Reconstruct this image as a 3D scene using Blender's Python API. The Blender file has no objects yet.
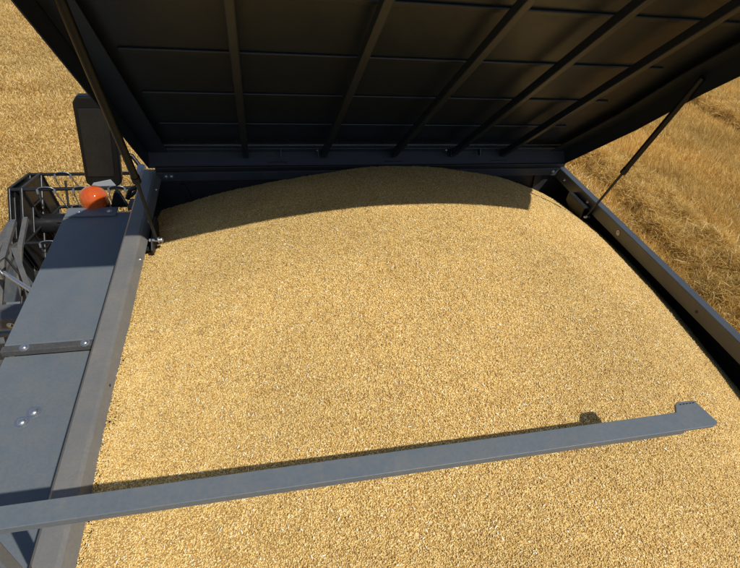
import bpy, bmesh, math, random
import numpy as np
from mathutils import Vector, Matrix, Quaternion
random.seed(7); rng = np.random.default_rng(7)
S = bpy.context.scene
COL = S.collection
H = 3.6            # height of the tank rim above the ground (m)
PI = math.pi

# ------------------------------------------------------------------ materials
def mat(name, base, rough=.5, metal=0., noise=0., nscale=20., bump=0., bscale=200., spec=.5, rnoise=0., dust=None, dust_amt=0., coat=0.):
    m = bpy.data.materials.new(name); m.use_nodes = True
    nt = m.node_tree; N = nt.nodes; L = nt.links
    b = N['Principled BSDF']
    b.inputs['Roughness'].default_value = rough
    b.inputs['Metallic'].default_value = metal
    b.inputs['Specular IOR Level'].default_value = spec
    if coat: b.inputs['Coat Weight'].default_value = coat
    b.inputs['Base Color'].default_value = (*base, 1)
    tc = N.new('ShaderNodeTexCoord')
    def nz(scale, detail=5, rg=.6):
        n = N.new('ShaderNodeTexNoise'); n.inputs['Scale'].default_value = scale
        n.inputs['Detail'].default_value = detail; n.inputs['Roughness'].default_value = rg
        L.new(tc.outputs['Object'], n.inputs['Vector']); return n
    col = None
    if noise:
        n = nz(nscale)
        r = N.new('ShaderNodeMapRange'); L.new(n.outputs['Fac'], r.inputs[0])
        r.inputs[1].default_value = .3; r.inputs[2].default_value = .7
        r.inputs[3].default_value = 1-noise; r.inputs[4].default_value = 1+noise
        mx = N.new('ShaderNodeVectorMath'); mx.operation = 'SCALE'
        mx.inputs[0].default_value = base; L.new(r.outputs[0], mx.inputs['Scale'])
        col = mx.outputs[0]
    if dust:
        n = nz(6., 8, .7); n2 = nz(90., 3, .6)
        ad = N.new('ShaderNodeMath'); ad.operation = 'MULTIPLY'
        L.new(n.outputs['Fac'], ad.inputs[0]); L.new(n2.outputs['Fac'], ad.inputs[1])
        r = N.new('ShaderNodeMapRange'); L.new(ad.outputs[0], r.inputs[0])
        r.inputs[1].default_value = .15; r.inputs[2].default_value = .42
        r.inputs[3].default_value = 0; r.inputs[4].default_value = dust_amt
        mx = N.new('ShaderNodeMix'); mx.data_type = 'RGBA'
        L.new(r.outputs[0], mx.inputs[0])
        if col: L.new(col, mx.inputs[6])
        else: mx.inputs[6].default_value = (*base, 1)
        mx.inputs[7].default_value = (*dust, 1)
        col = mx.outputs[2]
    if col: L.new(col, b.inputs['Base Color'])
    if rnoise:
        n = nz(9., 6)
        r = N.new('ShaderNodeMapRange'); L.new(n.outputs['Fac'], r.inputs[0])
        r.inputs[1].default_value = .3; r.inputs[2].default_value = .7
        r.inputs[3].default_value = rough-rnoise; r.inputs[4].default_value = rough+rnoise
        L.new(r.outputs[0], b.inputs['Roughness'])
    if bump:
        n = nz(bscale, 3)
        bp = N.new('ShaderNodeBump'); bp.inputs['Strength'].default_value = bump
        bp.inputs['Distance'].default_value = .002
        L.new(n.outputs['Fac'], bp.inputs['Height']); L.new(bp.outputs[0], b.inputs['Normal'])
    return m

DUST = (.30, .24, .15)
M = {}
M['panel'] = mat('grey_painted_sheet', (.108, .132, .154), .48, 0, .05, 2.2, .25, 350, .45, .06, DUST, .22)
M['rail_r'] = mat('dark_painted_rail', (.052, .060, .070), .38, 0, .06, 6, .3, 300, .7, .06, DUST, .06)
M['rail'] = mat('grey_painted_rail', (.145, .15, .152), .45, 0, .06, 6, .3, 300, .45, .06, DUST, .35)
M['dark'] = mat('dark_painted_steel', (.014, .017, .021), .5, 0, .1, 5, .2, 300, .4, .06, DUST, .05)
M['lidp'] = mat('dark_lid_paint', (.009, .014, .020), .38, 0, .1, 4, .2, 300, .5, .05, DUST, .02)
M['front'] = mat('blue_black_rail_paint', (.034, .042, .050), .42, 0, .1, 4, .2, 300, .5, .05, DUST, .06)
M['strip'] = mat('dark_joint_strip', (.055, .058, .062), .45, 0, .06, 3, .25, 350, .45, .06, DUST, .2)
M['steel'] = mat('zinc_bolt', (.55, .56, .57), .32, .9, .1, 60)
M['rod'] = mat('dark_rod', (.03, .03, .032), .3, .4, 0, 1, 0, 1, .5)
M['black'] = mat('black_plastic', (.005, .006, .007), .36, 0, .1, 8, .15, 200, .3, .06, DUST, .008)
M['reel'] = mat('black_reel_paint', (.008, .009, .011), .36, 0, .1, 8, .2, 100, .45, .06, DUST, .03)
M['wire'] = mat('worn_wire', (.30, .33, .36), .35, .8, .2, 40)
M['cap'] = mat('pale_grey_cab_paint', (.34, .38, .42), .35, 0, .04, 4, 0, 1, .5, .05, DUST, .2)
M['tube'] = mat('grey_tube_paint', (.075, .082, .09), .5, 0, .12, 9, .2, 200, .4, .05, DUST, .35)
M['head'] = mat('blue_grey_header_sheet', (.10, .14, .185), .5, 0, .15, 6, .2, 90, .4, .05, (.55, .40, .18), .35)
M['hull'] = mat('dark_hull', (.05, .053, .056), .55, 0, .1, 4, .2, 90, .4, .05, DUST, .35)
M['glass'] = mat('mirror_glass', (.5, .52, .55), .08, 1.)
M['rubber'] = mat('hose_rubber', (.012, .012, .012), .5, 0, .1, 30)

def amber():
    m = bpy.data.materials.new('amber_lens'); m.use_nodes = True
    nt = m.node_tree; N = nt.nodes; L = nt.links; b = N['Principled BSDF']
    b.inputs['Base Color'].default_value = (.86, .135, .010, 1)
    b.inputs['Roughness'].default_value = .10; b.inputs['Coat Weight'].default_value = 1.; b.inputs['Coat Roughness'].default_value = .05
    b.inputs['Transmission Weight'].default_value = .42
    b.inputs['IOR'].default_value = 1.45
    tc = N.new('ShaderNodeTexCoord'); w = N.new('ShaderNodeTexVoronoi')
    w.inputs['Scale'].default_value = 26; mp = N.new('ShaderNodeMapping'); mp.inputs['Scale'].default_value = (1, 1, .35)
    L.new(tc.outputs['Object'], mp.inputs[0]); L.new(mp.outputs[0], w.inputs['Vector'])
    bp = N.new('ShaderNodeBump'); bp.inputs['Strength'].default_value = .35; bp.inputs['Distance'].default_value = .02
    L.new(w.outputs['Distance'], bp.inputs['Height']); L.new(bp.outputs[0], b.inputs['Normal'])
    return m
M['amber'] = amber()

def ramp_mat(name, stops, rough, transl=0., seedscale=None, patch=None):
    """per-island random colour"""
    m = bpy.data.materials.new(name); m.use_nodes = True
    nt = m.node_tree; N = nt.nodes; L = nt.links; b = N['Principled BSDF']
    g = N.new('ShaderNodeNewGeometry'); cr = N.new('ShaderNodeValToRGB')
    cr.color_ramp.elements[0].position = stops[0][0]; cr.color_ramp.elements[0].color = (*stops[0][1], 1)
    cr.color_ramp.elements[1].position = stops[1][0]; cr.color_ramp.elements[1].color = (*stops[1][1], 1)
    for p, c in stops[2:]:
        e = cr.color_ramp.elements.new(p); e.color = (*c, 1)
    oi = N.new('ShaderNodeObjectInfo')
    ad = N.new('ShaderNodeMath'); ad.operation = 'ADD'; L.new(g.outputs['Random Per Island'], ad.inputs[0]); L.new(oi.outputs['Random'], ad.inputs[1])
    fr = N.new('ShaderNodeMath'); fr.operation = 'FRACT'; L.new(ad.outputs[0], fr.inputs[0])
    L.new(fr.outputs[0], cr.inputs[0])
    out = cr.outputs[0]
    if patch:
        sc, lo, hi = patch
        n = N.new('ShaderNodeTexNoise'); n.inputs['Scale'].default_value = sc; n.inputs['Detail'].default_value = 4
        L.new(g.outputs['Position'], n.inputs['Vector'])
        r = N.new('ShaderNodeMapRange'); L.new(n.outputs['Fac'], r.inputs[0])
        r.inputs[1].default_value = .32; r.inputs[2].default_value = .68; r.inputs[3].default_value = lo; r.inputs[4].default_value = hi
        vm = N.new('ShaderNodeVectorMath'); vm.operation = 'SCALE'; L.new(out, vm.inputs[0]); L.new(r.outputs[0], vm.inputs['Scale'])
        out = vm.outputs[0]
    L.new(out, b.inputs['Base Color'])
    b.inputs['Roughness'].default_value = rough
    b.inputs['Specular IOR Level'].default_value = .35
    if transl:
        t = N.new('ShaderNodeBsdfTranslucent'); L.new(out, t.inputs['Color'])
        mx = N.new('ShaderNodeMixShader'); mx.inputs[0].default_value = transl
        L.new(b.outputs[0], mx.inputs[1]); L.new(t.outputs[0], mx.inputs[2])
        L.new(mx.outputs[0], N['Material Output'].inputs['Surface'])
    return m
M['grain'] = ramp_mat('wheat_grain', [(0, (.38, .205, .05)), (1, (.95, .88, .66)), (.28, (.64, .40, .12)), (.6, (.82, .58, .20)), (.9, (.90, .71, .32)), (.98, (.93, .79, .46))], .45, patch=(1.1, .86, 1.08))
M['husk'] = mat('pale_chaff', (.90, .84, .66), .6, 0, .12, 60)
M['grainbed'] = mat('grain_bed', (.42, .27, .10), .9, 0, .35, 160, .6, 160)
M['straw'] = ramp_mat('cut_straw', [(0, (.48, .30, .07)), (1, (.97, .81, .43)), (.4, (.74, .49, .135)), (.8, (.88, .63, .21))], .5, .38, patch=(.5, .86, 1.12))
M['wheat'] = ramp_mat('standing_wheat', [(0, (.56, .37, .11)), (1, (.97, .84, .50)), (.4, (.80, .57, .20)), (.8, (.90, .69, .29))], .5, .38, patch=(.6, .9, 1.06))
M['soil'] = mat('stubble_soil', (.36, .24, .085), .95, 0, .5, 5, .8, 30, .2)

# ------------------------------------------------------------------ mesh tools
class MB:
    def __init__(s): s.v = []; s.f = []; s.sm = []
    def add(s, vs, fs, smooth=False):
        o = len(s.v); s.v += [tuple(v) for v in vs]
        s.f += [tuple(i+o for i in f) for f in fs]; s.sm += [smooth]*len(fs)
    def box(s, a, b, mtx=None, bev=0.):
        bm = bmesh.new(); bmesh.ops.create_cube(bm, size=1)
        c = [(a[i]+b[i])/2 for i in range(3)]; d = [abs(b[i]-a[i]) for i in range(3)]
        for v in bm.verts: v.co = Vector([c[i]+v.co[i]*d[i] for i in range(3)])
        if bev: bmesh.ops.bevel(bm, geom=bm.edges[:], offset=min(bev, min(d)*.45), segments=2, affect='EDGES', profile=.5)
        if mtx: bmesh.ops.transform(bm, matrix=mtx, verts=bm.verts)
        bm.verts.index_update()
        s.add([v.co for v in bm.verts], [[v.index for v in f.verts] for f in bm.faces]); bm.free()
    def tube(s, pts, r, n=10, cap=True, mtx=None, smooth=True):
        pts = [Vector(p) for p in pts]; k = len(pts)
        rs = r if isinstance(r, (list, tuple)) else [r]*k
        vs = []; fs = []; up = None
        for i, p in enumerate(pts):
            t = (pts[min(i+1, k-1)]-pts[max(i-1, 0)]).normalized()
            if up is None:
                up = t.orthogonal().normalized()
            up = (up - t*up.dot(t)).normalized(); sd = t.cross(up)
            for j in range(n):
                a = 2*PI*j/n
                q = p + (up*math.cos(a)+sd*math.sin(a))*rs[i]
                vs.append(mtx @ q if mtx else q)
        for i in range(k-1):
            for j in range(n):
                fs.append((i*n+j, i*n+(j+1) % n, (i+1)*n+(j+1) % n, (i+1)*n+j))
        s.add(vs, fs, smooth)
        if cap:
            s.add(vs[:n], [tuple(range(n))[::-1]]); s.add(vs[-n:], [tuple(range(n))])
    def prism(s, poly, axis, a, b, mtx=None, bev=0.):
        """poly: 2-D outline in the two axes other than 'axis' """
        bm = bmesh.new()
        def P(u, v, w):
            return {'x': (w, u, v), 'y': (u, w, v), 'z': (u, v, w)}[axis]
        lo = [bm.verts.new(P(u, v, a)) for u, v in poly]; hi = [bm.verts.new(P(u, v, b)) for u, v in poly]
        n = len(poly); bm.faces.new(lo[::-1]); bm.faces.new(hi)
        for i in range(n): bm.faces.new((lo[i], lo[(i+1) % n], hi[(i+1) % n], hi[i]))
        bmesh.ops.recalc_face_normals(bm, faces=bm.faces)
        if bev: bmesh.ops.bevel(bm, geom=bm.edges[:], offset=bev, segments=2, affect='EDGES', profile=.5)
        if mtx: bmesh.ops.transform(bm, matrix=mtx, verts=bm.verts)
        bm.verts.index_update()
        s.add([v.co for v in bm.verts], [[v.index for v in f.verts] for f in bm.faces]); bm.free()
    def dome(s, c, r, h, n=20, k=8, ax=Vector((0, 0, 1)), mtx=None):
        q = Vector((0, 0, 1)).rotation_difference(Vector(ax).normalized()).to_matrix()
        vs = []; fs = []
        for i in range(k):
            a = (PI/2)*i/k
            for j in range(n):
                t = 2*PI*j/n
                vs.append(Vector(c)+q @ Vector((math.cos(a)*r*math.cos(t), math.cos(a)*r*math.sin(t), math.sin(a)*h)))
        vs.append(Vector(c)+q @ Vector((0, 0, h)))
        for i in range(k-1):
            for j in range(n): fs.append((i*n+j, i*n+(j+1) % n, (i+1)*n+(j+1) % n, (i+1)*n+j))
        for j in range(n): fs.append(((k-1)*n+j, (k-1)*n+(j+1) % n, k*n))
        if mtx: vs = [mtx @ v for v in vs]
        s.add(vs, fs, True)
    def build(s, name, m, parent=None, z=H):
        me = bpy.data.meshes.new(name); me.from_pydata(s.v, [], s.f); me.update()
        me.polygons.foreach_set('use_smooth', s.sm)
        me.materials.append(M[m]); o = bpy.data.objects.new(name, me); COL.objects.link(o)
        # origin at the piece's own centre
        n = len(me.vertices); co = np.empty(n*3); me.vertices.foreach_get('co', co); co = co.reshape(-1, 3)
        c = (co.min(0)+co.max(0))/2; co -= c; me.vertices.foreach_set('co', co.ravel()); me.update()
        w = Vector(c)+Vector((0, 0, z))
        o['wc'] = tuple(w)
        if parent:
            o.parent = parent
            pw = Vector(parent['wc']) if 'wc' in parent else parent.location
            o.location = w-pw
        else: o.location = w
        return o
def thing(name, label, cat, loc=(0, 0, 0)):
    o = bpy.data.objects.new(name, None); COL.objects.link(o); o.location = loc
    o.empty_display_size = .3
    o['label'] = label; o['category'] = cat; return o
def dup(o, off, parent):
    c = o.copy(); COL.objects.link(c); c.parent = parent; c.location = o.location+Vector(off); return c
def hexbolt(p, ax, r=.014, h=.011, washer=True):
    b = MB(); q = Vector((0, 0, 1)).rotation_difference(Vector(ax).normalized()).to_matrix(); p = Vector(p)
    ax = Vector(ax).normalized()
    if washer: b.tube([p, p+ax*.003], r*1.5, 16, smooth=False)
    b.dome(p+ax*.0028, r, h, 12, 4, ax)
    return b

# ------------------------------------------------------------------ combine harvester
comb = thing('combine_harvester', 'dark grey combine harvester with open grain tank, raised lid and amber beacon', 'combine harvester')
XL, XR, YF, YB = -.62, 2.45, 3.25, -.55

# left rim rail
b = MB()
prof = [(-.735, -.40), (-.735, -.015), (-.722, 0), (-.655, 0), (-.640, -.006), (-.615, -.055), (-.622, -.058), (-.648, -.012), (-.655, -.008), (-.715, -.008), (-.722, -.40)]
b.prism(prof, 'y', YB, 3.30)
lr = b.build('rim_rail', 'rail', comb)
for y in (3.08, 2.70, 2.33):
    hexbolt((-.626, y, -.032), (.88, 0, .45), .010, .008).build('bolt', 'steel', lr)
b = MB(); b.tube([(-.6285, 1.47, -.029), (-.6275, 1.47, -.0288)], .007, 12); b.build('bolt_hole', 'black', lr)
# right rim rail
b = MB()
prof = [(2.392, -.09), (2.392, -.004), (2.396, 0), (2.446, 0), (2.45, -.004), (2.45, -.10), (2.443, -.10), (2.443, -.008), (2.400, -.008), (2.400, -.09)]
b.prism(prof, 'y', YB, 3.30)
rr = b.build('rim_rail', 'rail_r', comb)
for y in (3.14, 2.80, 2.40):
    hexbolt((2.3915, y, -.045), (-1, 0, 0), .011, .009).build('bolt', 'steel', rr)
for y in (1.62, .9):
    b = MB(); b.tube([(2.3915, y, -.05), (2.390, y, -.05)], .009, 12); b.build('bolt_hole', 'black', rr)
# front rim rail
b = MB()
b.prism([(3.25, -.062), (3.25, -.004), (3.254, 0), (3.30, 0), (3.30, -.01), (3.258, -.01), (3.258, -.062)], 'x', -.640, 2.390)
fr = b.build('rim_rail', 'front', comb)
for x in (-.58, -.545, 2.34, .3, 1.2):
    if x in (.3, 1.2):
        continue
    hexbolt((x, 3.249, -.028), (0, -1, 0), .010, .008).build('bolt', 'steel', fr)
b = MB(); b.tube([(.37, 3.2495, -.034), (.37, 3.2485, -.034)], .008, 12); b.build('bolt_hole', 'black', fr)
# rear rim rail
b = MB(); b.box((-.63, YB-.05, -.09), (2.40, YB-.001, 0), bev=.004); b.build('rim_rail', 'rail', comb)

# tank walls
b = MB(); b.box((-.72, 3.285, -1.1), (2.447, 3.297, -.012)); b.box((2.4475, 3.285, -1.1), (2.57, 3.297, -.11)); fw = b.build('tank_wall', 'dark', comb)
b = MB(); b.prism([(-.50, -.10), (-.47, -.10), (-.40, -.34), (-.43, -.34)], 'y', 3.262, 3.284); b.build('gusset', 'dark', fw)
b = MB(); b.prism([(2.20, -.07), (2.26, -.07), (2.30, -.40), (2.24, -.40)], 'y', 3.262, 3.284); b.build('gusset', 'dark', fw)
b = MB(); b.prism([(-.70, -.05), (-.66, -.05), (-.645, -1.1), (-.66, -1.1)], 'y', YB, 3.284); b.build('tank_wall', 'dark', comb)
b = MB(); b.prism([(2.425, -.10), (2.442, -.10), (2.56, -.24), (2.56, -1.1), (2.545, -1.1), (2.545, -.245)], 'y', YB, 3.2845); b.build('tank_wall', 'dark', comb)
b = MB(); b.box((-.65, YB-.02, -1.1), (2.55, YB-.002, -.09)); b.build('tank_wall', 'dark', comb)

# lid: tray hinged on the front rim, raised 42.5 degrees back over the tank
TH = math.radians(42.5); LL = 2.58
LM = Matrix.Translation((0, 3.292, .014)) @ Matrix(((1, 0, 0, 0), (0, -math.cos(TH), math.sin(TH), 0), (0, math.sin(TH), math.cos(TH), 0), (0, 0, 0, 1)))
LX0, LX1, D = -.69, 2.45, .155         # local: x, l along the lid, w outwards
b = MB(); b.prism([(LX0, 0), (LX1, 0), (LX1, .80), (LX1-.06, 1.35), (LX1-.06, LL), (LX0, LL)], 'z', D, D+.006, LM)  # right edge taper is added to place the lid's shadow corner on the heap
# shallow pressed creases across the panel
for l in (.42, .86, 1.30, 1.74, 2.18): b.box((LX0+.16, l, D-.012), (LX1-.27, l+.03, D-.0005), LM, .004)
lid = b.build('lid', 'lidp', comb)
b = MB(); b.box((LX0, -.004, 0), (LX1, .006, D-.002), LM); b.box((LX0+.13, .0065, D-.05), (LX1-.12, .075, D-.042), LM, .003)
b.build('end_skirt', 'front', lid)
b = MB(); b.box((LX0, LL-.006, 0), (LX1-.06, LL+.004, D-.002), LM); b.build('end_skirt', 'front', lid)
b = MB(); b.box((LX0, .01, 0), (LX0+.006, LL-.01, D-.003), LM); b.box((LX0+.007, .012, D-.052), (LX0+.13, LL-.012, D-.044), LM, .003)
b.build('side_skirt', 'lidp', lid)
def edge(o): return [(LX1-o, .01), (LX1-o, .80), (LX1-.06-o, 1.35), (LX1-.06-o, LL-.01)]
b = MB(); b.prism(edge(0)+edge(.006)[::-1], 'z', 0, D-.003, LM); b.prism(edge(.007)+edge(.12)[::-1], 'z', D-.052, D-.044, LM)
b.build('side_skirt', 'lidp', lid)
b = MB(); b.box((-.645, 3.266, .0004), (2.44, 3.284, .030), bev=.004); b.build('rubber_seal', 'rubber', comb)
b = MB(); b.box((0, .02, D-.100), (.040, LL-.02, D-.053), LM, .006)
rib0 = None
for x in (-.048, .500, 1.02, 1.48, 1.90):
    if rib0 is None:
        for v in range(len(b.v)): b.v[v] = (b.v[v][0]+x-.02, b.v[v][1], b.v[v][2])
        rib0 = b.build('rib', 'lidp', lid); x0 = x
    else: dup(rib0, (x-x0, 0, 0), lid)
tab0 = None
for x in (.19, .45, 1.455, 1.69):
    if tab0 is None:
        b = MB(); b.prism([(.03, D-.053), (.03, D-.085), (.06, D-.10), (.075, D-.053)], 'x', x, x+.006, LM)
        tab0 = b.build('tab', 'steel' if False else 'lidp', lid); xt = x
    else: dup(tab0, (x-xt, 0, 0), lid)
for x in (.455, 1.425):
    c = LM @ Vector((x, .05, D-.052)); ax = LM.to_3x3() @ Vector((0, 0, -1))
    hexbolt(c, ax, .010, .009).build('bolt', 'steel', lid)
for k in range(9):
    c = LM @ Vector((-.45+.345*k, .12, D-.0005)); hexbolt(c, LM.to_3x3() @ Vector((0, 0, -1)), .007, .005, False).build('rivet', 'lidp', lid)
# hinge barrels
for x in (.1, .95, 1.8):
    b = MB(); b.tube([(x, 3.318, .03), (x+.14, 3.318, .03)], .016, 12); b.build('hinge', 'dark', lid)

# gas struts
def strut(foot, mid, top, r):
    f, m_, t = Vector(foot), Vector(mid), Vector(top)
    b = MB(); b.tube([m_, t], .018*r, 14); st = b.build('gas_strut', 'black', comb)
    b = MB(); b.tube([f, m_], .009*r, 10); b.build('rod', 'rod', st)
    b = MB(); b.tube([m_-(t-m_).normalized()*.012, m_+(t-m_).normalized()*.03], .021*r, 14); b.build('collar', 'black', st)
    return st
sR = strut((2.372, 2.725, -.115), (2.372, 2.57, .325), (2.372, 2.33, 1.005), 1.)
b = MB(); b.dome((2.365, 2.72, -.12), .016, .02, 12, 5, (-1, 0, 0)); b.tube([(2.365, 2.72, -.12), (2.392, 2.72, -.12)], .010, 10); b.build('pivot_pin', 'steel', sR)
sL = strut((-.56, 2.50, -.02), (-.56, 2.357, .43), (-.56, 1.90, 1.35), 1.)
b = MB(); b.tube([(-.60, 2.505, -.03), (-.535, 2.505, -.03)], .010, 12); b.dome((-.535, 2.505, -.03), .016, .012, 12, 4, (1, 0, 0)); b.tube([(-.552, 2.505, -.03), (-.545, 2.505, -.03)], .019, 6); b.build('pivot_pin', 'steel', sL)
# brackets that carry the struts
b = MB(); b.prism([(2.97, -.055), (2.97, -.12), (2.90, -.155), (2.74, -.155), (2.74, -.055)], 'x', 2.335, 2.343, bev=.002)
b.box((2.343, 2.745, -.063), (2.391, 2.965, -.055)); b.box((2.343, 2.745, -.155), (2.42, 2.90, -.147)); b.build('strut_bracket', 'dark', comb)
b = MB(); b.prism([(2.74, -.04), (2.74, -.09), (2.66, -.16), (2.47, -.12), (2.45, -.06), (2.50, -.02), (2.70, .00)], 'x', -.590, -.582, bev=.002)
b.box((-.64, 2.50, -.10), (-.59, 2.74, -.092)); b.build('strut_bracket', 'dark', comb)

# side deck left of the tank
DZ = -.40
b = MB(); b.box((-1.335, 2.125, DZ-.04), (-.737, 3.41, DZ), bev=.004); dk = b.build('deck_panel', 'panel', comb)
b = MB(); b.box((-1.345, 2.085, DZ-.043), (-.737, 2.1245, DZ-.006), bev=.003); js = b.build('joint_strip', 'strip', comb)
for x in (-1.235, -.942): hexbolt((x, 2.104, DZ-.0062), (0, -.2, 1), .016, .012).build('bolt', 'steel', js)
b = MB(); b.box((-1.335, -.6, DZ-.10), (-.737, 2.084, DZ-.044), bev=.003); dk2 = b.build('deck_panel', 'panel', comb)
for p in ((-1.095, 1.704), (-1.132, 1.653)): hexbolt((p[0], p[1], DZ-.0435), (0, 0, 1), .021, .012).build('bolt', 'steel', dk2)
b = MB(); b.box((-1.52, 1.60, DZ-.22), (-1.345, 2.084, DZ-.06), bev=.004); hb = b.build('hinge_block', 'strip', comb)
hexbolt((-1.385, 2.03, DZ-.0598), (0, 0, 1), .018, .012).build('bolt', 'steel', hb)
b = MB(); b.prism([(-1.325, DZ+.002), (-.99, DZ+.002), (-.99, DZ+.014), (-1.325, DZ+.014)], 'y', 3.36, 3.47, bev=.002)
sp = b.build('bracket_plate', 'panel', comb)
for x in (-1.24, -1.04): hexbolt((x, 3.41, DZ+.0145), (0, 0, 1), .014, .010).build('bolt', 'steel', sp)
hexbolt((-.80, 3.35, DZ+.0005), (0, 0, 1), .012, .009).build('bolt', 'steel', dk)

# beacon
BX, BY, BB = -1.16, 3.54, -.405
b = MB(); b.tube([(BX, BY, BB-.03), (BX, BY, BB+.012)], .098, 28); bc = b.build('beacon', 'black', comb)
b = MB(); b.tube([(BX, BY, BB+.012), (BX, BY, BB+.06)], [.094, .096], 40, cap=False); b.dome((BX, BY, BB+.06), .096, .085, 40, 12); b.build('lens', 'amber', bc)
b = MB(); b.tube([(BX, BY, BB+.013), (BX, BY, BB+.07)], .026, 14); b.build('bulb', 'steel', bc)
b = MB(); b.prism([(BX-.06, BB+.013), (BX+.06, BB+.013), (BX+.04, BB+.09), (BX-.04, BB+.09)], 'y', BY+.03, BY+.035); b.build('reflector', 'steel', bc)
# fin and hoses beside it
b = MB(); b.prism([(-1.045, -.40), (-.93, -.40), (-.965, -.285), (-.985, -.265), (-1.005, -.285)], 'y', 3.48, 3.53, bev=.006); b.build('fin', 'black', comb)
b = MB(); b.tube([(-.95, 3.60, -.40), (-.92, 3.62, -.335), (-.85, 3.62, -.295), (-.76, 3.60, -.295), (-.70, 3.58, -.34)], .017, 10); b.build('hose', 'rubber', comb)
b = MB(); b.tube([(-.96, 3.70, -.44), (-.90, 3.72, -.40), (-.80, 3.72, -.39), (-.70, 3.70, -.41)], .014, 10); b.build('hose', 'rubber', comb)
b = MB(); b.box((-.93, 3.47, -.42), (-.77, 3.60, -.395), bev=.003); b.build('bracket', 'tube', comb)

b = MB(); b.box((-.80, 3.40, -.34), (-.745, 3.50, -.05), bev=.02); b.build('cab_corner_cap', 'cap', comb)
# cab roof in front of the tank
b = MB(); b.box((-.80, 3.9, -.75), (2.5, 5.3, -.50), bev=.06); b.build('cab_roof', 'cap', comb)
b = MB(); b.box((-.6, 4.0, -2.2), (2.3, 5.2, -.76), bev=.05); b.build('cab', 'black', comb)
# mirror
b = MB(); b.prism([(-1.39, -.56), (-1.36, -.60), (-1.15, -.605), (-1.11, -.57), (-1.02, .12), (-1.05, .17), (-1.28, .17), (-1.32, .12)], 'y', 4.16, 4.24, bev=.015)
mi = b.build('mirror', 'black', comb)
b = MB(); b.prism([(-1.35, -.585), (-1.16, -.585), (-1.19, -.53), (-1.33, -.56)], 'y', 4.145, 4.158); b.build('painted_reflection', 'cap', mi)  # pale wedge added in place of light reflected at the mirror's foot
b = MB(); b.prism([(-1.355, -.50), (-1.15, -.50), (-1.075, .08), (-1.29, .08)], 'y', 4.150, 4.159, bev=.004); b.build('housing_panel', 'reel', mi)
b = MB(); b.tube([(-1.08, 4.25, -.33), (-1.0, 4.25, -.36), (-.94, 4.22, -.46), (-.90, 4.15, -.60), (-.88, 4.1, -.72)], .018, 10); b.build('mirror_arm', 'black', mi)
# body under the tank
b = MB(); b.box((-1.33, -1.5, -2.7), (-.76, 3.38, -.52), bev=.02); b.box((-.6, -1.5, -2.7), (2.4, 3.38, -1.12), bev=.02); b.build('body', 'hull', comb)
# handrails and steps at the left
def sqtube(name, pts, r, m='tube'):
    b = MB(); b.tube(pts, r, 4, smooth=False); return b.build(name, m, comb)
b = MB(); b.box((-2.7, 3.55, -1.64), (-1.34, 3.75, -1.50), bev=.01); pb = b.build('platform_beam', 'tube', comb)
for x in (-2.4, -2.1, -1.8): hexbolt((x, 3.549, -1.57), (0, -1, 0), .02, .014).build('bolt', 'steel', pb)
sqtube('ladder_rail', [(-2.46, 5.00, -1.45), (-2.40, 4.42, -1.5), (-2.50, 4.22, -1.9), (-2.60, 4.1, -2.8)], .036)
sqtube('ladder_rail', [(-2.36, 5.05, -1.45), (-2.30, 4.60, -1.5), (-2.36, 4.45, -1.8), (-2.45, 4.3, -2.8)], .030)
sqtube('ladder_step', [(-2.44, 4.55, -1.52), (-2.32, 4.66, -1.50)], .03, 'hull')
sqtube('platform_strut', [(-2.34, 4.56, -1.5), (-2.04, 3.92, -1.5)], .032)
b = MB(); b.tube([(-2.29, 4.14, -1.46), (-1.99, 3.86, -1.46)], .020, 12); b.tube([(-2.31, 4.12, -1.50), (-2.31, 4.12, -1.38)], .022, 10); b.build('lift_rod', 'steel', comb)
b = MB(); b.tube([(-2.38, 4.15, -1.40), (-2.28, 4.25, -1.36), (-2.2, 4.22, -1.6), (-2.22, 4.0, -1.8), (-2.0, 3.9, -1.9)], .012, 8); b.build('cable', 'rubber', comb)
b = MB(); b.tube([(-2.30, 4.7, -1.9), (-2.15, 4.35, -1.75), (-2.0, 4.2, -1.8), (-1.9, 3.8, -2.0)], .022, 8); b.build('hose', 'rubber', comb)
b = MB(); b.tube([(-2.05, 4.9, -2.1), (-1.75, 4.3, -1.9), (-1.5, 3.7, -1.8)], .03, 8); b.build('hose', 'rubber', comb)
b = MB(); b.box((-2.45, 3.80, -1.95), (-1.95, 4.25, -1.90), bev=.01); b.build('tool_tray', 'head', comb)
b = MB(); b.box((-1.9, 1.2, -2.2), (-1.34, 3.3, -2.15), bev=.01); b.build('side_platform', 'hull', comb)
b = MB()
for (y, z) in ((3.0, -2.9),):
    b.tube([(-1.7, 2.6, -2.7), (-1.15, 2.6, -2.7)], .9, 40)
b.build('wheel', 'rubber', comb)
b = MB(); b.tube([(2.3, 2.6, -2.7), (2.9, 2.6, -2.7)], .9, 40); b.build('wheel', 'rubber', comb)

# steel cross plate over the wheat
BZ = .50
b = MB()
pl = [(1.322, .640), (1.336, .648), (1.325, .728), (1.316, .733), (1.252, .733), (1.243, .727), (1.226, .699), (-.70, .693), (-.70, .640)]
pl = [(1.318, .638), (1.337, .645), (1.339, .652), (1.322, .728), (1.314, .733), (1.256, .733), (1.247, .727), (1.228, .699), (-.70, .694), (-.70, .638)]
b.prism(pl, 'z', BZ-.010, BZ, bev=.0015)
cp = b.build('cross_plate', 'panel', comb)
b = MB(); b.box((-.70, .650, BZ-.045), (1.24, .655, BZ-.0105)); b.build('flange', 'panel', cp)
b = MB(); b.box((-.698, .650, .003), (-.663, .690, BZ-.0105), bev=.004); b.box((-.72, .63, .0005), (-.66, .71, .008), bev=.002); b.build('post', 'panel', cp)
for q_ in ((-.708, .642), (-.708, .70), (-.672, .70)):
    hexbolt((q_[0], q_[1], .0082), (0, 0, 1), .007, .006, False).build('bolt', 'steel', cp)
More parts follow.
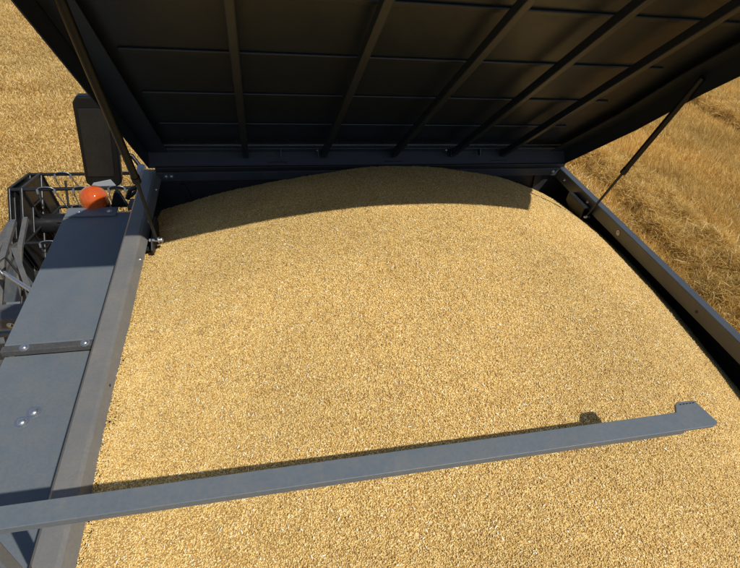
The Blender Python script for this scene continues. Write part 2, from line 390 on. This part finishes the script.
for k in range(5):
    q = hexbolt((1.262+.012*k, .722, BZ), (0, 0, 1), .0022, .0012, False); q.build('stud', 'dark', cp)

# ------------------------------------------------------------------ header with reel
hd = thing('harvester_header', 'black reel with wire tines over a blue grey trough in front of the combine', 'header')
RX0, RX1 = -2.92, 4.2
RC = Vector((0, 6.62, -2.52)); RR = .69
ang = [math.radians(a) for a in (48, 108, 168, 228, 288, 348)]
def rp(a, r, x): return (x, RC.y+r*math.cos(a), RC.z+r*math.sin(a))
b = MB(); b.tube([(RX0-.05, RC.y, RC.z), (RX1, RC.y, RC.z)], .135, 28); reel = b.build('reel_tube', 'reel', hd)
b = MB(); b.tube([(RX0+.45, RC.y, RC.z), (RX0+.9, RC.y, RC.z)], .155, 28); b.build('tube_clamp', 'reel', reel)
for k, xx in enumerate((RX0-.14, RX0)):
    b = MB()
    for i, a in enumerate(ang):
        a2 = ang[(i+1) % 6]
        w0 = .14 if k == 0 else .34
        p0, p1 = Vector(rp(a, RR+.03, xx)), Vector(rp(a2, RR+.03, xx))
        q0, q1 = Vector(rp(a, RR-w0, xx)), Vector(rp(a2, RR-w0, xx))
        t = Vector((.012, 0, 0))
        b.add([p0, p1, q1, q0, p0+t, p1+t, q1+t, q0+t], [(0, 1, 2, 3), (7, 6, 5, 4), (0, 4, 5, 1), (2, 6, 7, 3), (1, 5, 6, 2), (0, 3, 7, 4)])
        b.tube([Vector(rp(a, RR-w0+.01, xx+.02)), Vector(rp(a2, RR-w0+.01, xx+.02))], .014, 8)
        b.tube([Vector(rp(a, RR+.02, xx+.02)), Vector(rp(a2, RR+.02, xx+.02))], .016, 8)
        b.tube([Vector(rp(a, RR, xx+.02)), Vector(rp(a, .10, xx+.02))], .020, 8)
    b.build('reel_end_ring', 'reel', reel)
b = MB(); b.prism([(RC.y+(RR-.02)*math.cos(a), RC.z+(RR-.02)*math.sin(a)) for a in ang], 'x', RX0-.08, RX0-.07)
b.build('reel_end_shield', 'reel', reel)
for i, a in enumerate(ang):
    b = MB(); b.tube([rp(a, RR, RX0-.14), rp(a, RR, RX1)], .024, 10)
    tb = b.build('tine_bar', 'reel', reel)
    x = RX0+.30; c = Vector(rp(a, RR, 0)); rt = random.Random(i)
    while x < .4:
        w = .10; pts = []; j1, j2 = rt.uniform(-.03, .03), rt.uniform(-.03, .03)
        for t in range(9):
            u = PI*t/8; pts.append((x-w*math.cos(u), c.y-.035, c.z+.01+.04*math.sin(u)))
        pts = [(x-w-.03+j1, c.y+.06+j2, c.z-.30), (x-w-.01, c.y-.01, c.z-.10)]+pts+[(x+w+.01, c.y-.01, c.z-.10), (x+w+.04+j2, c.y+.05+j1, c.z-.30)]
        b2 = MB(); b2.tube(pts, .0075, 6)
        for sg in (-1, 1):
            b2.tube([(x+sg*w, c.y-.05, c.z-.04), (x+sg*w, c.y-.03, c.z+.015)], .016, 8)
        b2.build('tine', 'wire', tb)
        x += .42
b = MB(); b.tube([(RX0+.02, RC.y+.05, RC.z-.75), (RX0+2.8, RC.y+.05, RC.z-.75)], .02, 8); b.tube([(RX0+.3, RC.y-.45, RC.z-.55), (RX0+2.8, RC.y-.45, RC.z-.55)], .025, 8); b.build('knife_bar', 'reel', hd)
for q in (0, .16):
    b = MB(); b.tube([(RX0+.10+q, RC.y-.55, RC.z-.45), (RX0+.22+q, RC.y-.2, RC.z-.30), (RX0+.35+q, RC.y-.1, RC.z-.12), (RX0+.8+q, RC.y-.12, RC.z-.16), (RX0+1.6, RC.y-.3, RC.z-.3)], .014, 8); b.build('hose', 'rubber', hd)
b = MB(); b.tube([(RX0+.36, RC.y, RC.z), (RX0+.36, RC.y-.25, RC.z-.62)], .03, 8); b.tube([(RX0+.36, RC.y, RC.z), (RX0+.36, RC.y+.3, RC.z+.5)], .016, 8); b.tube([(RX0+.36, RC.y, RC.z), (RX0+.36, RC.y-.45, RC.z+.3)], .016, 8); b.build('reel_spider', 'reel', reel)
# reel arm, trough, knife and dividers
b = MB(); b.box((-3.28, 4.9, -2.55), (-3.18, 6.7, -2.40), Matrix.Identity(4), .01); b.build('reel_arm', 'tube', hd)
b = MB()
b.box((-3.2, 4.6, -3.40), (4.4, 6.5, -3.36)); b.box((-3.2, 4.55, -3.36), (4.4, 4.62, -2.5)); b.box((-3.26, 4.6, -3.42), (-3.20, 6.9, -2.75), bev=.01)
b.build('header_trough', 'head', hd)
b = MB(); b.tube([(-3.15, 5.1, -3.02), (4.3, 5.1, -3.02)], .20, 24)
au = b.build('auger', 'head', hd)
b = MB()
for side, x0, x1 in ((1, -3.15, .2),):
    n = 260; vs = []; fs = []
    for i in range(n+1):
        t = i/n; a = t*2*PI*6; x = x0+(x1-x0)*t
        for r in (.19, .31): vs.append((x, 5.1+r*math.cos(a), -3.02+r*math.sin(a)))
    for i in range(n): fs.append((2*i, 2*i+1, 2*i+3, 2*i+2))
    b.add(vs, fs, True)
b.build('auger_flight', 'wire', au)
b = MB(); b.box((-3.1, 5.5, -3.36), (-2.2, 5.56, -3.10), bev=.01); b.box((-2.9, 5.7, -3.36), (-2.5, 6.1, -3.28), bev=.01); b.build('trough_fitting', 'panel', hd)
b = MB(); b.prism([(-3.65, -3.4), (-3.2, -3.4), (-3.2, -2.7), (-3.45, -2.62)], 'y', 4.6, 6.3, bev=.02)
b.add([(-3.65, 6.3, -3.4), (-3.2, 6.3, -3.4), (-3.2, 6.3, -2.7), (-3.45, 6.3, -2.62), (-3.4, 8.0, -3.45)], [(0, 1, 4), (1, 2, 4), (2, 3, 4), (3, 0, 4)])
b.build('crop_divider', 'tube', hd)
b = MB(); b.tube([(-3.50, 6.2, -2.0), (-3.45, 5.0, -1.7), (-2.6, 4.3, -1.1)], .045, 12); b.build('hose_guard', 'tube', hd)

# ------------------------------------------------------------------ wheat heap in the tank
CP = [(-.62,3.25,-.31),(-.38,3.25,-.2),(-.03,3.25,-.087),(.32,3.25,-.03),(.54,3.25,.007),(.98,3.25,.038),(1.29,3.25,.014),(1.63,3.25,-.04),(1.9,3.25,-.106),(2.18,3.25,-.18),(2.5,3.25,-.32),
 (-.6,2.35,-.10),(-.6,1.8,-.05),(-.6,1.2,-.035),(-.6,.8,-.035),(-.6,.3,-.04),(-.6,-.4,-.1),
 (-.4,2.4,-.04),(.9,2.4,.20),(1.6,2.4,.13),
 (2.385,1.98,-.06),(2.40,2.55,-.10),(2.37,1.5,-.13),(2.2,1.8,.06),(2.34,1.39,-.19),(2.31,1.08,-.29),(2.25,.6,-.34),(2.0,1.0,-.06),
 (2.56,1.1,-.36),(2.56,2,-.34),(2.56,2.6,-.32),(2.56,.3,-.42),
 (.95,1.6,.30),(.95,1.0,.28),(.95,.5,.22),(1.3,1.05,.25),(1.3,.9,.23),(.2,1.4,.17),(1.9,1.7,.11),(.9,-.3,.0),(1.9,-.3,-.15),(2.0,2.85,-.03)]
def basis(x, y):
    u = (x-.95)/1.6; v = (y-1.5)/1.8
    return np.stack([np.ones_like(u), u, v, u*u, u*v, v*v, u**3, u*u*v, u*v*v, v**3, u**4, v**4, u*u*v*v], -1)
cp_ = np.array(CP); A = basis(cp_[:, 0], cp_[:, 1])
wts = np.linalg.solve(A.T @ A + 2e-3*np.eye(A.shape[1]), A.T @ cp_[:, 2])
def heap(x, y):
    z = basis(x, y) @ wts
    z = z + .006*np.sin(3.1*x+1.3*y)*np.sin(2.3*y-.7*x) + .003*np.sin(9*x+4*y)*np.sin(7*y-3*x)
    return z

def tile_object(name, vs, fs, mname, smooth=True):
    me = bpy.data.meshes.new(name); me.from_pydata(vs, [], fs); me.update()
    me.polygons.foreach_set('use_smooth', [smooth]*len(me.polygons))
    me.materials.append(M[mname]); return bpy.data.objects.new(name, me)

# one grain: 6 sided spindle, 4 rings
def grain_unit():
    ring = [(-.5, .0), (-.36, .62), (0, 1.), (.34, .68), (.5, .0)]
    vs = [(-.5, 0, 0)]; n = 6
    for l, r in ring[1:4]:
        for j in range(n):
            a = 2*PI*j/n; vs.append((l, .5*r*math.cos(a), .5*r*math.sin(a)*.9))
    vs.append((.5, 0, 0)); fs = []
    for j in range(n): fs.append((0, 1+(j+1) % n, 1+j, 1+j))
    for k in range(2):
        for j in range(n): fs.append((1+k*n+j, 1+k*n+(j+1) % n, 1+(k+1)*n+(j+1) % n, 1+(k+1)*n+j))
    e = 1+3*n
    for j in range(n): fs.append((1+2*n+j, 1+2*n+(j+1) % n, e, e))
    return np.array(vs), fs
GU, GF = grain_unit()
GF = [tuple(dict.fromkeys(f)) for f in GF]
TR = .105
def grain_tile(name, seed, dens=66000):
    r = np.random.default_rng(seed); n = int(PI*TR*TR*dens)
    rad = TR*np.sqrt(r.random(n)); th = r.random(n)*2*PI
    cx, cy = rad*np.cos(th), rad*np.sin(th)
    cz = r.normal(0, .0019, n)-.0035*np.clip((rad/TR-.75)/.25, 0, 1)
    yaw = r.random(n)*2*PI; pit = r.normal(0, .5, n)
    L_ = .0067*r.normal(1, .1, n); W_ = .0034*r.normal(1, .1, n)
    husk = r.random(n) < .0022
    L_[husk] *= r.uniform(1.1, 2.4, husk.sum()); W_[husk] *= r.uniform(.8, 1.7, husk.sum()); cz[husk] += .003; pit[husk] *= .6
    P = GU[None]*np.stack([L_, W_, W_], -1)[:, None, :]
    cp, sp = np.cos(pit)[:, None], np.sin(pit)[:, None]
    x = P[..., 0]*cp - P[..., 2]*sp; z = P[..., 0]*sp + P[..., 2]*cp; y = P[..., 1]
    c, s = np.cos(yaw)[:, None], np.sin(yaw)[:, None]
    X = x*c-y*s+cx[:, None]; Y = x*s+y*c+cy[:, None]; Z = z+cz[:, None]
    V = np.stack([X, Y, Z], -1).reshape(-1, 3)
    k = len(GU); F = [tuple(i+o*k for i in f) for o in range(n) for f in GF]
    o = tile_object(name, V.tolist(), F, 'grain'); o.data.materials.append(M['husk'])
    mi = np.repeat(husk.astype(np.int32), len(GF)); o.data.polygons.foreach_set('material_index', mi)
    return o

def scatter(obj, tiles, seed, smin=1., smax=1., align=True):
    """instances the tiles on the object's vertices (through geometry nodes), turned at random about the surface normal"""
    ng = bpy.data.node_groups.new('scatter_'+obj.name, 'GeometryNodeTree')
    ng.interface.new_socket('Geometry', in_out='INPUT', socket_type='NodeSocketGeometry')
    ng.interface.new_socket('Geometry', in_out='OUTPUT', socket_type='NodeSocketGeometry')
    N = ng.nodes; L = ng.links
    gi = N.new('NodeGroupInput'); go = N.new('NodeGroupOutput')
    jt = N.new('GeometryNodeGeometryToInstance')
    for t in tiles[::-1]:
        oi = N.new('GeometryNodeObjectInfo'); oi.inputs['Object'].default_value = t
        L.new(oi.outputs['Geometry'], jt.inputs[0])
    ip = N.new('GeometryNodeInstanceOnPoints'); L.new(gi.outputs[0], ip.inputs['Points']); L.new(jt.outputs[0], ip.inputs['Instance'])
    ip.inputs['Pick Instance'].default_value = True
    ri = N.new('FunctionNodeRandomValue'); ri.data_type = 'INT'
    ri.inputs['Min'].default_value = 0; ri.inputs['Max'].default_value = len(tiles)-1; ri.inputs['Seed'].default_value = seed
    L.new(ri.outputs['Value'], ip.inputs['Instance Index'])
    if align:
        nn = N.new('GeometryNodeInputNormal'); al = N.new('FunctionNodeAlignRotationToVector'); al.axis = 'Z'
        L.new(nn.outputs['Normal'], al.inputs['Vector']); L.new(al.outputs[0], ip.inputs['Rotation'])
    rot = N.new('GeometryNodeRotateInstances'); L.new(ip.outputs[0], rot.inputs['Instances'])
    rv = N.new('FunctionNodeRandomValue'); rv.data_type = 'FLOAT_VECTOR'; rv.inputs['Seed'].default_value = seed+1
    rv.inputs['Min'].default_value = (0, 0, 0); rv.inputs['Max'].default_value = (0, 0, 2*PI)
    L.new(rv.outputs['Value'], rot.inputs['Rotation'])
    sc = N.new('GeometryNodeScaleInstances'); L.new(rot.outputs[0], sc.inputs['Instances'])
    rs = N.new('FunctionNodeRandomValue'); rs.data_type = 'FLOAT'; rs.inputs['Seed'].default_value = seed+2
    rs.inputs[2].default_value = smin; rs.inputs[3].default_value = smax
    L.new(rs.outputs[1], sc.inputs['Scale'])
    jg = N.new('GeometryNodeJoinGeometry'); L.new(gi.outputs[0], jg.inputs[0]); L.new(sc.outputs[0], jg.inputs[0])
    L.new(jg.outputs[0], go.inputs[0])
    md = obj.modifiers.new('scatter', 'NODES'); md.node_group = ng

def grid_object(name, xs, ys, zf, m, z=0., jit=0.):
    X, Y = np.meshgrid(xs, ys, indexing='ij')
    X = X+rng.uniform(-jit, jit, X.shape); Y = Y+rng.uniform(-jit, jit, Y.shape)
    Z = zf(X, Y)
    nx, ny = len(xs), len(ys)
    V = np.stack([X, Y, Z], -1).reshape(-1, 3)
    F = [(i*ny+j, (i+1)*ny+j, (i+1)*ny+j+1, i*ny+j+1) for i in range(nx-1) for j in range(ny-1)]
    me = bpy.data.meshes.new(name); me.from_pydata(V.tolist(), [], F); me.update()
    me.polygons.foreach_set('use_smooth', [True]*len(F)); me.materials.append(M[m])
    o = bpy.data.objects.new(name, me); COL.objects.link(o); o.location.z = z
    return o
gh = grid_object('wheat_grain_heap', np.arange(-.585, 2.545, .106), np.arange(-.49, 3.275, .106), lambda x, y: heap(x, y)-.004, 'grainbed', H, .022)
gh['kind'] = 'stuff'; gh['label'] = 'golden heap of threshed wheat grain filling the open tank'; gh['category'] = 'grain'
scatter(gh, [grain_tile('grain_patch', s) for s in (1, 2, 3, 4, 5, 6)], 5)

# ------------------------------------------------------------------ field
def stalk_tile(name, seed, n, size, lmin, lmax, lean, wid, mname, head=False, zsp=.0, flow=0.):
    r = np.random.default_rng(seed); V = []; F = []
    for i in range(n):
        x, y = r.uniform(-size/2, size/2, 2); az = r.uniform(0, 2*PI); ln = r.uniform(lmin, lmax)
        tilt = min(abs(r.normal(lean, .28)), 1.5)
        z0 = r.uniform(0, zsp)
        d = Vector((math.sin(tilt)*math.cos(az), math.sin(tilt)*math.sin(az), math.cos(tilt)))
        side = d.cross(Vector((r.normal(), r.normal(), r.normal()))).normalized()*wid*.5*r.uniform(.6, 1.3)
        side2 = d.cross(side).normalized()*side.length
        p = Vector((x, y, z0)); bend = Vector((math.cos(az), math.sin(az), -.4))*ln*r.uniform(0, .14)
        m_ = p+d*ln*.55+bend*.3; q = p+d*ln+bend
        o = len(V)
        V += [p-side, p+side, m_+side*.9, m_-side*.9, q+side*.6, q-side*.6]
        F += [(o, o+1, o+2, o+3), (o+3, o+2, o+4, o+5)]
        if head:
            hl = r.uniform(.05, .09); hd_ = (d+Vector((math.cos(az), math.sin(az), -1.2))*r.uniform(.1, .6)).normalized()
            e = q+hd_*hl; s1 = side.normalized()*.0075; s2 = side2.normalized()*.0075; mm = q+hd_*hl*.45; o = len(V)
            V += [q, mm+s1, mm+s2, mm-s1, mm-s2, e]
            F += [(o, o+1, o+2), (o, o+2, o+3), (o, o+3, o+4), (o, o+4, o+1), (o+5, o+2, o+1), (o+5, o+3, o+2), (o+5, o+4, o+3), (o+5, o+1, o+4)]
    return tile_object(name, [tuple(v) for v in V], F, mname, False)

# one ground sheet out to the horizon
b = MB(); b.add([(-400, -400, 0), (400, -400, 0), (400, 400, 0), (-400, 400, 0)], [(0, 1, 2, 3)])
g = b.build('ground', 'soil', None, 0); g['kind'] = 'structure'
def wob(x, y):
    return .06*np.sin(3.7*x+2.1*y)*np.sin(2.9*y-1.3*x)+.05*np.sin(7.1*x-4.3*y)*np.sin(5.9*y+3.1*x)+.04*np.sin(12.3*x+3*y)*np.sin(10.1*y-4*x)
def low(x, y):
    return np.maximum(.07+.5*wob(x, y)+.04*np.sin(x*2*PI/1.9+.5*np.sin(.4*y)), .01)
fs_ = grid_object('cut_stubble', np.arange(2.8, 52, .36), np.arange(-6, 48, .36), low, 'soil', 0, .12)
fs_['kind'] = 'stuff'; fs_['label'] = 'short golden stubble covering the cut field right of the tank'; fs_['category'] = 'stubble'
scatter(fs_, [stalk_tile('stubble_patch', s, 620, .62, .08, .26, .75, .0062, 'straw', False, .03) for s in (11, 12, 13)]+[stalk_tile('stubble_patch', s, 620, .62, .10, .26, .35, .0062, 'straw', False, .02) for s in (14, 15)], 9, .8, 1.2, False)
def row(xc):
    def f(x, y):
        c = xc+.12*np.sin(.9*y)+.08*np.sin(2.3*y+1)
        u = (x-c)/.75
        return np.where(np.abs(u) < 1.15, .38*np.clip(1-np.abs(u)**3, 0, 1)+1.5*wob(x*1.5, y*1.5)+.06*np.sin(17*x+5*y)*np.sin(13*y-6*x), -.06)
    return f
for k, xc in enumerate((8.35, 15.2, 22.0, 28.8)):
    sw = grid_object('straw_windrow', np.arange(xc-.95, xc+.96, .16), np.arange(-6, 48, .16), row(xc), 'soil', 0, .05)
    sw['kind'] = 'stuff'; sw['category'] = 'straw'
    sw['label'] = ['tangled straw windrow lying nearest the right side of the tank', 'second straw windrow out in the stubble field', 'third straw windrow out in the stubble field', 'farthest straw windrow in the stubble field'][k]
    scatter(sw, [stalk_tile('straw_patch', s, 250, .36, .06, .20, 1.15, .0062, 'straw', False, .06) for s in (41, 42, 43)], 49+k, .8, 1.25, True)
fw_ = grid_object('standing_wheat', np.arange(-22, 6.5, .40), np.arange(7.3, 40, .40), lambda x, y: .02+.05*np.sin(x*1.9+y)*np.sin(y*1.1-.4*x), 'soil', 0, .1)
fw_['kind'] = 'stuff'; fw_['label'] = 'ripe golden wheat still standing in front of the reel'; fw_['category'] = 'wheat'
wt = [stalk_tile('wheat_patch', s, 330, .62, .45, .72, .20, .0065, 'wheat', True) for s in (21, 22, 23, 24)]
scatter(fw_, wt, 19, .85, 1.15, False)
fl_ = grid_object('standing_wheat', np.arange(-22, -3.7, .40), np.arange(1.0, 7.3, .40), lambda x, y: .02+.05*np.sin(x*1.9+y)*np.sin(y*1.1-.4*x), 'soil', 0, .1)
fl_['kind'] = 'stuff'; fl_['label'] = 'ripe golden wheat standing to the left of the header divider'; fl_['category'] = 'wheat'
scatter(fl_, wt, 29, .85, 1.15, False)
fb_ = grid_object('wheat_stubble', np.arange(-3.6, 2.8, .45), np.arange(3.2, 7.2, .45), lambda x, y: .01+0*x, 'soil', 0, .1)
fb_['kind'] = 'stuff'; fb_['label'] = 'short golden stubble on the ground under the header'; fb_['category'] = 'stubble'
scatter(fb_, [stalk_tile('stubble_patch', 31, 330, .7, .10, .3, .6, .009, 'wheat')], 39, .8, 1.2, False)

# ------------------------------------------------------------------ light, camera
sd = Vector((.445, -.64, 1.0)).normalized()
sun = bpy.data.lights.new('sun', 'SUN'); sun.energy = 4.2; sun.angle = math.radians(.53); sun.color = (1, .955, .88)
so = bpy.data.objects.new('sun', sun); COL.objects.link(so); so.rotation_mode = 'QUATERNION'; so.rotation_quaternion = sd.to_track_quat('Z', 'Y'); so.location = (5, -6, 14)
w = bpy.data.worlds.new('World'); S.world = w; w.use_nodes = True
nt = w.node_tree; bg = nt.nodes['Background']; sk = nt.nodes.new('ShaderNodeTexSky'); sk.sky_type = 'NISHITA'; sk.sun_disc = False
sk.sun_elevation = math.asin(sd.z); sk.sun_rotation = math.atan2(sd.x, sd.y); nt.links.new(sk.outputs[0], bg.inputs[0]); bg.inputs[1].default_value = .09

Rm = ((0.97514139, -0.05995361, 0.21331863), (-0.20140193, -0.64122821, 0.74044828), (0.09239338, -0.76500454, -0.63736294))
cam = bpy.data.cameras.new('camera'); cam.lens = 36*500/740; cam.sensor_width = 36; cam.sensor_fit = 'HORIZONTAL'; cam.clip_start = .05; cam.clip_end = 1500
co = bpy.data.objects.new('camera', cam); COL.objects.link(co)
mm = Matrix([[Rm[i][0], -Rm[i][1], -Rm[i][2]] for i in range(3)]).to_4x4(); mm.translation = (0, 0, H+1.7)
co.matrix_world = mm
S.camera = co
for o in bpy.data.objects:
    if 'wc' in o: del o['wc']
S.view_settings.view_transform = 'Standard'; S.view_settings.look = 'None'; S.view_settings.exposure = 0; S.view_settings.gamma = 1
S.view_settings.use_curve_mapping = False
S.cycles.max_bounces = 6
S.cycles.use_denoising = True
